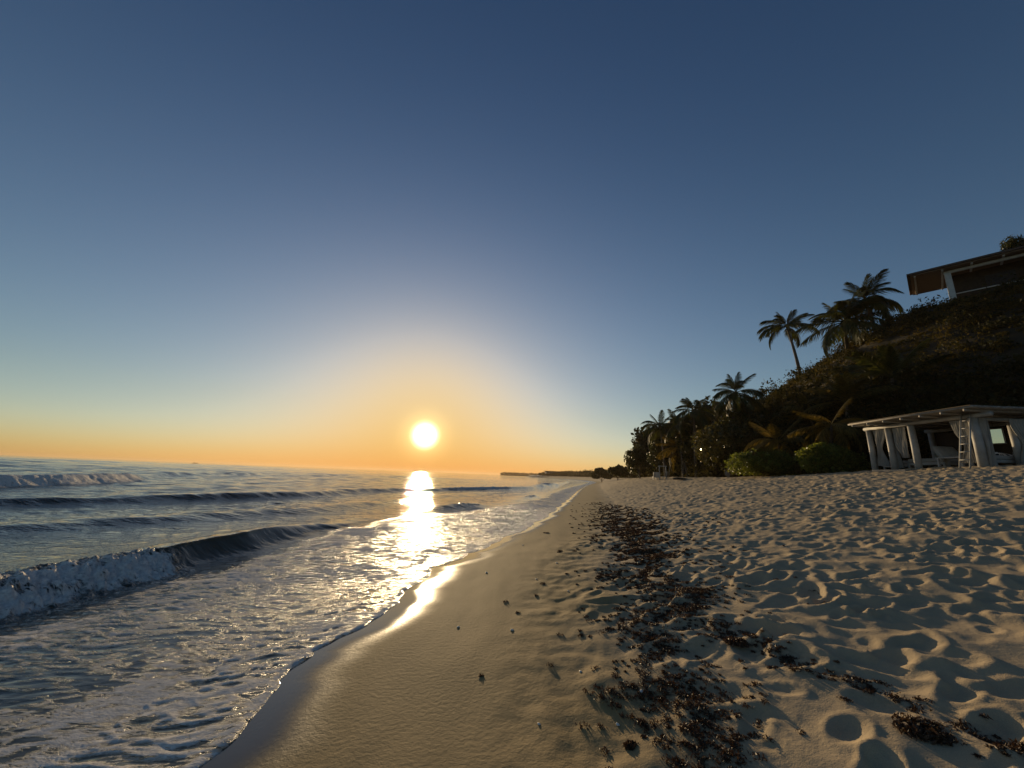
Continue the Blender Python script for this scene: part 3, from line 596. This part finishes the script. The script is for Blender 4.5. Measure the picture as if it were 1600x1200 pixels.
P, S = clumps(C, rng.uniform(2, 5, n_), 14, 1.4, 1.0); V, Q = leaf_arrays(P, S, .7, .3); tag(obj('headland_woodland', mesh_np('headland_woodland', V, Q, False), M['far_leaf']), kind='stuff')

# ------------------------------------------------------------------ hard-surface helpers
class MB:
    def __init__(s): s.bm = bmesh.new()
    def box(s, c, d, rz=0, rx=0, ry=0, bev=0.0):
        g = bmesh.ops.create_cube(s.bm, size=1)['verts']
        if bev:
            bmesh.ops.scale(s.bm, vec=d, verts=g); ed = list({e for v in g for e in v.link_edges})
            g = list({v for f in bmesh.ops.bevel(s.bm, geom=ed, offset=bev, segments=2, profile=.5, affect='EDGES')['faces'] for v in f.verts} | {v for v in g if v.is_valid})
        else: bmesh.ops.scale(s.bm, vec=d, verts=g)
        m = Matrix.Translation(c) @ Matrix.Rotation(rz, 4, 'Z') @ Matrix.Rotation(ry, 4, 'Y') @ Matrix.Rotation(rx, 4, 'X')
        bmesh.ops.transform(s.bm, matrix=m, verts=g); return s
    def tube(s, pts, rad, k=8):
        rad = [rad]*len(pts) if isinstance(rad, (int, float)) else rad
        V, Q = tube_arrays(pts, rad, k); vs = [s.bm.verts.new(v) for v in V]
        for q_ in Q: s.bm.faces.new([vs[i] for i in q_])
        s.bm.faces.new(vs[:k][::-1]); s.bm.faces.new(vs[-k:]); return s
    def sheet(s, G):
        nr, nt = G.shape[:2]; vs = [s.bm.verts.new(v) for v in G.reshape(-1, 3)]
        for i in range(nr-1):
            for j in range(nt-1): s.bm.faces.new((vs[i*nt+j], vs[i*nt+j+1], vs[(i+1)*nt+j+1], vs[(i+1)*nt+j]))
        return s
    def poly(s, pts):
        s.bm.faces.new([s.bm.verts.new(p) for p in pts]); return s
    def build(s, name, mat, parent=None, smooth=False):
        me_ = bpy.data.meshes.new(name); bmesh.ops.recalc_face_normals(s.bm, faces=s.bm.faces[:]); s.bm.to_mesh(me_); s.bm.free()
        if smooth: me_.polygons.foreach_set('use_smooth', [True]*len(me_.polygons))
        return obj(name, me_, M[mat], parent)

# ------------------------------------------------------------------ beach pavilion
CX, CY = 20.8, 17.6; GZ = gz(CX, 19); TOPZ = 5.02
pv = thing('pavilion', 'long whitewashed open beach pavilion with pole roof at the foot of the hill', 'pavilion', (CX, CY, GZ))
H_ = TOPZ-GZ
for (x, y, r) in ((0, 0, .17), (0, 2.75, .15), (0, 4.0, .15), (0, 5.15, .14), (1.72, 0, .16), (3.6, 0, .14), (3.6, 2.75, .14), (3.6, 5.15, .14)):
    MB().tube([(x, y, -.3), (x+.02, y, H_*.5), (x, y, H_)], [r*1.05, r, r*.95], 12).build('post', 'white_paint', pv, True)
MB().tube([(-.02, -.75, H_+.09), (0, 2.5, H_+.11), (.01, 5.4, H_+.09)], .10, 10).build('beam', 'white_paint', pv, True)
MB().tube([(3.6, -.75, H_+.09), (3.6, 5.4, H_+.11)], .10, 10).build('beam', 'pole', pv, True)
MB().tube([(.12, 0, H_-.04), (3.5, 0, H_-.02)], .085, 10).build('beam', 'pole', pv, True)
for k in range(7):
    y = -.55+k*.94
    MB().tube([(-.95, y, H_+.235), (4.4, y+.05, H_+.255)], .055, 8).build('rafter', 'pole', pv, True)
m = MB()
for k in range(44):
    x = -.92+k*.125; m.tube([(x, -.95+.1*rng.random(), H_+.335+.012*rng.random()), (x+.02*rng.normal(), 2.5, H_+.34+.02*rng.random()), (x+.01, 5.25+.2*rng.random(), H_+.335+.015*rng.random())], .052, 6)
rf_ = m.build('roof', 'pole', pv, True)
m = MB(); m.box((1.75, 2.2, H_+.405), (5.46, 6.06, .03)); m.build('roof_cover', 'thatch', pv)
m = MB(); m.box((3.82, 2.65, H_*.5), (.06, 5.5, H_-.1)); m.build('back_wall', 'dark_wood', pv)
def curtain(label, p0, p1, zt, zb, tie, side, wtop=1.0, npl=7, tz=.5, group='white linen curtains of the pavilion'):
    """gathered cloth hung between p0 and p1, drawn together towards `side` (0..1) at the tie"""
    p0 = np.array(p0, float); p1 = np.array(p1, float); dv = p1-p0; nv = np.array([-dv[1], dv[0]])/np.linalg.norm(dv); nu, nv_ = 49, 26; G = np.zeros((nv_, nu, 3))
    for i in range(nv_):
        v = i/(nv_-1); g = 1-(1-tie)*math.exp(-((v-tz)/.26)**2) if tie < 1 else 1
        g = g*(1-.12*v)
        for j in range(nu):
            u = j/(nu-1); uu = side+(u-side)*g; a = .035+.05*(1-g)+.02*v; w = math.sin(u*npl*6.28+.7*math.sin(v*5))*a+.03*math.sin(u*9+v*6)
            xy = p0+dv*uu+nv*w; G[i, j] = (xy[0], xy[1], zt+(zb-zt)*v+.02*math.sin(u*17)*(i == nv_-1))
    o = MB().sheet(G).build('curtain', 'linen', None, True); return tag(o, label, 'curtain', group)
ZT, ZF = TOPZ-.03, GZ+.08
curtain('tied white curtain at the far end bay of the pavilion', (CX-.02, 22.5), (CX-.02, 21.75), ZT, ZF+.1, .35, .35, tz=.55)
curtain('white curtain drawn against the third post of the pavilion front', (CX+.03, 21.42), (CX+.03, 20.7), ZT, ZF+.5, .45, .8, tz=.95)
curtain('white curtain gathered around the second pavilion post, bottom behind the post', (CX+.2, 21.75), (CX+.2, 21.3), ZT, ZF, .5, .5, tz=.6)
curtain('loose white curtain beside the wooden ladder, left of the near corner post', (CX+.05, 18.6), (CX+.05, 17.85), ZT, ZF+.15, .3, .85, tz=.62)
curtain('white curtain wrapped on the near corner post right of the ladder', (CX+.05, 17.40), (CX+.38, 17.38), ZT, ZF, .55, .4, tz=.5)
curtain('wide white curtain swept outward at the rightmost post of the pavilion', (CX+1.32, 17.36), (CX+2.4, 17.34), ZT, ZF, .4, .55, tz=.48, npl=9)
# furniture under the roof
def daybed(label, x, y, rz, w, d, back, cat='daybed', name='daybed', legs=True):
    t = thing(name, label, cat, (x, y, gz(x, y)), rz)
    MB().box((0, 0, .27), (w, d, .14), bev=.02).build('frame', 'white_paint', t)
    for sx_ in (-1, 1):
        for sy_ in (-1, 1): MB().box((sx_*(w/2-.06), sy_*(d/2-.06), .06), (.09, .09, .28)).build('leg', 'white_paint', t)
    MB().box((0, 0, .44), (w-.04, d-.04, .2), bev=.06).build('mattress', 'linen', t, True)
    if back:
        MB().box((-w/2+.28, 0, .80), (.75, d-.06, .20), ry=R_(-58), bev=.07).build('backrest', 'linen', t, True)
    return t
daybed('white padded chaise with raised back in the middle of the pavilion', 21.95, 20.55, R_(95), 1.7, 1.25, True)
daybed('low flat white daybed in the far bay of the pavilion', 22.0, 22.2, R_(90), 1.6, 1.0, False)
db = daybed('wide white daybed carrying striped cushions at the near end of the pavilion', 22.75, 18.35, R_(0), 2.3, 1.0, False)
for k, (x, y) in enumerate(((22.3, 18.3), (22.9, 18.45), (23.4, 18.2))):
    o = MB().box((0, 0, 0), (.5, .36, .15), bev=.06).build('cushion', 'stripe', None, True); o.location = (x, y, gz(22.75, 18.35)+.62); o.rotation_euler = (R_(18), R_(8), R_(25-30*k))
    tag(o, ('striped cushion at the seaward end of the daybed', 'striped cushion in the middle of the daybed', 'striped cushion at the hillward end of the daybed')[k], 'cushion', 'striped cushions on the daybed')
tb = thing('low_table', 'low white wooden table between the chaise and the ladder', 'table', (21.35, 19.15, gz(21.35, 19.15)))
MB().box((0, 0, .47), (.6, 1.15, .06), bev=.01).build('tabletop', 'white_paint', tb)
for sx_ in (-1, 1):
    for sy_ in (-1, 1): MB().box((sx_*.24, sy_*.5, .19), (.08, .08, .5)).build('leg', 'white_paint', tb)
o = MB().box((0, 0, 0), (.7, 1.7, .10), bev=.01).build('boardwalk_plank', 'pole'); o.location = (20.15, 21.0, gz(20.15, 21)+.03); o.rotation_euler = (0, R_(-3), R_(4))
tag(o, 'low grey wooden step lying on the sand in front of the pavilion', 'step')
ld = thing('ladder', 'pale wooden ladder leaning on the near corner of the pavilion roof', 'ladder', (20.05, 17.75, gzd(20.05, 17.75)))
zt_ = TOPZ+.25-ld.location.z; lean = .62
for s in (-.2, .2): MB().tube([(0, s, -.12), (lean, s*.9, zt_)], .034, 8).build('rail', 'white_paint', ld, True)
for k in range(6):
    f_ = (k+1)/7; MB().tube([(lean*f_, -.2+.02*f_, zt_*f_-.02), (lean*f_, .2-.02*f_, zt_*f_-.02)], .022, 6).build('rung', 'white_paint', ld, True)
mr = thing('mirror', 'square mirror shining with sky, hung inside the pavilion above the cushions', 'mirror', (23.3, 18.85, 4.42))
MB().box((0, 0, 0), (.04, .62, .74), bev=.012).build('frame', 'white_paint', mr)
o = MB().box((-.026, 0, 0), (.012, .54, .66)).build('glass', 'mirror', mr)
mr.rotation_euler = (0, 0, R_(13.5))
MB().tube([(0, 0, .36), (0, 0, 1.0)], .008, 5).build('hanger', 'dark_cloth', mr)

for o in list(COL.objects):      # the whole pavilion group stands a little nearer
    if o.parent is None and o.get('category') in ('pavilion', 'curtain', 'daybed', 'cushion', 'table', 'step', 'ladder', 'mirror'): o.location.y -= .5
ld.location.y -= .05; mr.location.y += .06

# ------------------------------------------------------------------ house on the crest
ux = Vector((5, -5.5, 0)).normalized(); hrz = math.atan2(ux.y, ux.x)
A0 = Vector((40.1, 35.7, 23.3))
hs = thing('hilltop_house', 'brown house with a broad flat overhanging roof on the hill crest', 'house', tuple(A0), hrz)
MB().box((7.5, 3.0, .0), (15, 6.0, .20), bev=.03).build('roof', 'tile_roof', hs)
MB().box((7.55, 3.0, -.17), (14.6, 5.7, .10)).build('soffit', 'soffit_wood', hs)
for k in range(8): MB().box((.55+k*1.9, 3.0, -.27), (.14, 5.5, .11)).build('rafter', 'plaster', hs)
MB().box((8.8, .95, -.40), (12.6, .22, .24)).build('beam', 'plaster', hs)
for x in (2.75, 8.2, 13.6): MB().box((x, .95, -2.4), (.44, .44, 3.78), bev=.03).build('column', 'plaster', hs)
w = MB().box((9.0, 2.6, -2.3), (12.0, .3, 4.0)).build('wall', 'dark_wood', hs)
for x in (6.0, 9.6, 13.0): wn = MB().box((x, 2.42, -2.0), (1.8, .14, 1.9)).build('window', 'dark_cloth', hs)
MB().box((8.8, 3.0, -3.98), (13.4, 5.6, .3)).build('floor_slab', 'plaster', hs)
rl = MB().tube([(3.0, .95, -2.75), (8.0, .95, -2.75)], .05, 8).build('railing', 'plaster', hs)
tf = thing('roof_plant', 'spiky bushy plant growing above the house roof edge', 'plant', tuple(A0+ux*7.2+Vector((0.5, .6, .15))))
P, S = clumps(np.array([[0, 0, .2], [.5, .1, .3], [-.5, 0, .1], [.1, .2, .7]]), np.array([.9, .7, .6, .8]), 260, .16, 1.0); V, Q = leaf_arrays(P, S, .25, .2)
obj('crown', mesh_np('crown', V, Q, False), M['broadleaf'], tf); MB().tube([(0, 0, -.05), (0, 0, .7)], [.07, .03]).build('stem', 'bark', tf)

# ------------------------------------------------------------------ small things along the beach
b = at_x(1036, 746, 19.4); b.z = gzd(b.x, b.y)
st = thing('white_stand', 'open white wooden frame stand on the sand before the dark trees', 'stand', tuple(b), R_(-20))
for x in (-.38, .38): MB().box((x, 0, .78), (.09, .09, 1.7)).build('post', 'white_paint', st)
MB().box((0, 0, 1.66), (1.0, .12, .1)).build('crossbar', 'white_paint', st); MB().tube([(.62, 0, -.1), (.85, .1, 1.7)], .03, 6).build('prop', 'pole', st)
for k, (px, py) in enumerate(((1029, 746), (1023, 747), (1039, 746))):
    b = at_x(px, py, 19.1); b.z = gzd(b.x, b.y)
    t = thing('beach_chair', ('small white beach chair closest to the white stand', 'small white beach chair farthest left of the white stand', 'small white beach chair under the white stand crossbar')[k], 'chair', tuple(b), R_(40+50*k), 'white chairs by the stand')
    MB().box((0, 0, .36), (.5, .5, .06)).build('seat', 'white_paint', t); MB().box((-.25, 0, .68), (.06, .5, .62), ry=R_(-14)).build('backrest', 'white_paint', t)
    for sx_ in (-1, 1):
        for sy_ in (-1, 1): MB().box((sx_*.21, sy_*.21, .16), (.05, .05, .36)).build('leg', 'white_paint', t)
b = at_x(1063, 750.5, 18.5); b.z = gzd(b.x, b.y)
o = MB().tube([(-.8, 0, .1), (-.3, .05, .16), (.4, 0, .15), (.9, .1, .08)], [.08, .13, .12, .05], 8).build('driftwood_log', 'bark', None, True); o.location = b; tag(o, 'short dark driftwood log lying on the sand near the tree line', 'log')
b = at_x(1137, 743, 20.3); b.z = gzd(b.x, b.y)
sg = thing('sand_sign', 'small leaning white board standing left of the green shrubs', 'sign', tuple(b), R_(30))
MB().box((0, 0, .3), (.55, .05, .42), ry=R_(24)).build('board', 'white_paint', sg); MB().box((0, .04, .12), (.06, .05, .5)).build('leg', 'pole', sg)
# fishing boat near the horizon
bt = thing('fishing_boat', 'tiny dark fishing boat on the sea near the left horizon', 'boat', (-806, 1020, 0), R_(35))
G = np.array([[[ -9+18*i/10, s*2.2*math.sin(math.pi*min(1, .12+i/10*.95))**.6*(.55+.45*v), -.4+v*2.0+(.9*(i/10)**3 if v else 0)] for s, v in ((-1, 1), (-1, 0), (1, 0), (1, 1))] for i in range(11)])
MB().sheet(G).build('hull', 'hull', bt); MB().box((-2.5, 0, 2.2), (5, 2.6, 2.0), bev=.1).build('cabin', 'hull', bt); MB().tube([(1, 0, .5), (1, 0, 5.5)], .12, 6).build('mast', 'hull', bt)
MB().box((0, 0, .9), (15, 3.2, .2)).build('deck', 'hull', bt); bt.scale = (.62, .62, .62)
# building on the near headland
hb = thing('headland_building', 'long low flat roofed building on the wooded headland', 'building', (64, 548, 6.2), R_(8))
MB().box((0, 0, 1.2), (26, 9, 3.0)).build('wall', 'far_wall', hb); MB().box((0, 0, 3.0), (30, 12, .55)).build('roof', 'tile_roof', hb)
for k in range(7): MB().box((-10.5+k*3.5, -4.53, 1.3), (1.8, .16, 1.6)).build('window', 'dark_cloth', hb)

# ------------------------------------------------------------------ sargassum, shells
n_ = 260000; wx = rng.uniform(-1.2, 5.8, n_); wy = 1.2+24*rng.random(n_)**2.1
dens = weed_density(wx, wy); pit = .5-.5*np.clip(trod(wx, wy)/.06, -1, 1)
prob = dens*np.clip(.22+.24*(wy < 5)+.55*noise(wx*2.2, wy*2.2)+.3*noise(wx*6, wy*6), 0, 1)*(.6+.6*pit)+.0004*(wx > XS(wy)+1.9)*(wx < XS(wy)+5)*(wy < 14)
keep = rng.random(n_) < np.clip(prob, 0, 1)*np.clip(wy/6, .5, 1); wx, wy = wx[keep], wy[keep]
wz = sand_z(wx, wy); C = np.stack([wx, wy, wz+.002], 1); rd = np.exp(rng.normal(-3.6, .45, len(C)))*(1+.6*np.clip(weed_density(wx, wy)-.4, 0, 1))
P, S = clumps(C, rd, 26, .0098, .20); V, Q = leaf_arrays(P, S*np.repeat(np.clip(wy/4, 1, 3), 26), .38, .1)
tag(obj('seaweed', mesh_np('seaweed', V, Q, False), M['weed']), kind='stuff')
print('weed clumps', len(C))
def weed_clump(label, px, py, r, n):
    z = .5
    for _ in range(4):
        d = _f+(px-800)/FPX*_r+(600-py)/FPX*_u; t = (z-CAMZ)/d[2]; x, y = d[0]*t, d[1]*t; z = gzd(x, y)
    P, S = clumps(np.array([[0, 0, 0], [r*.6, r*.2, 0], [-r*.5, -.2*r, 0], [.1*r, -.6*r, 0]]), np.array([r, r*.6, r*.7, r*.5]), n, .014, .30); P[:, 2] = np.maximum(P[:, 2], -.01)
    V, Q = leaf_arrays(P, S, .38, .1); o = obj('seaweed_clump', mesh_np('seaweed_clump', V, Q, False), M['weed']); o.location = (x, y, z); tag(o, label, 'seaweed', 'loose clumps of seaweed')
weed_clump('largest loose heap of dark seaweed, on trodden sand at the lower right', 1440, 1140, .115, 420)
weed_clump('small dark seaweed clump alone left of the main seaweed band, nearest the camera', 985, 1165, .035, 110)
weed_clump('seaweed clump right of the main band beside a deep footprint', 1150, 1005, .09, 200)
# pale shells
for k, (px, py) in enumerate(((888, 924), (907, 1050), (760, 895), (817, 852), (965, 1133), (800, 985), (838, 905), (745, 860), (1002, 1081), (842, 1132), (716, 980), (870, 880))):
    z = .3
    for _ in range(4):
        d = _f+(px-800)/FPX*_r+(600-py)/FPX*_u; t = (z-CAMZ)/d[2]; x, y = d[0]*t, d[1]*t; z = gzd(x, y)
    bm = bmesh.new(); bmesh.ops.create_icosphere(bm, subdivisions=2, radius=1)
    s_ = .006+.002*(k % 3)+.0012*y
    for v in bm.verts: v.co = Vector((v.co.x*s_*1.3, v.co.y*s_*.9*(1+.3*v.co.x), v.co.z*s_*.5*(1-.4*v.co.x)))
    me_ = bpy.data.meshes.new('shell'); bm.to_mesh(me_); bm.free(); me_.polygons.foreach_set('use_smooth', [True]*len(me_.polygons))
    o = obj('shell', me_, M['shell']); o.location = (x, y, z+s_*.3); o.rotation_euler = (0, 0, k*1.3); tag(o, 'tiny pale shell lying on the smooth tan sand', 'shell', 'pale shells on the sand')

# ------------------------------------------------------------------ sea air that the far points fade into
bm = bmesh.new(); bmesh.ops.create_cube(bm, size=1); me_ = bpy.data.meshes.new('haze'); bm.to_mesh(me_); bm.free()
hz = obj('haze', me_); hz.scale = (19000, 19000, 34.5); hz.location = (0, 0, 13.2); tag(hz, kind='stuff')
m_ = bpy.data.materials.new('haze'); m_.use_nodes = True; t_ = m_.node_tree; t_.nodes.clear()
v_ = N(t_, 'ShaderNodeVolumePrincipled'); v_.inputs['Color'].default_value = (.86, .66, .42, 1); v_.inputs['Density'].default_value = .00013; v_.inputs['Anisotropy'].default_value = .35
L(t_, v_.outputs[0], N(t_, 'ShaderNodeOutputMaterial').inputs['Volume']); me_.materials.append(m_)
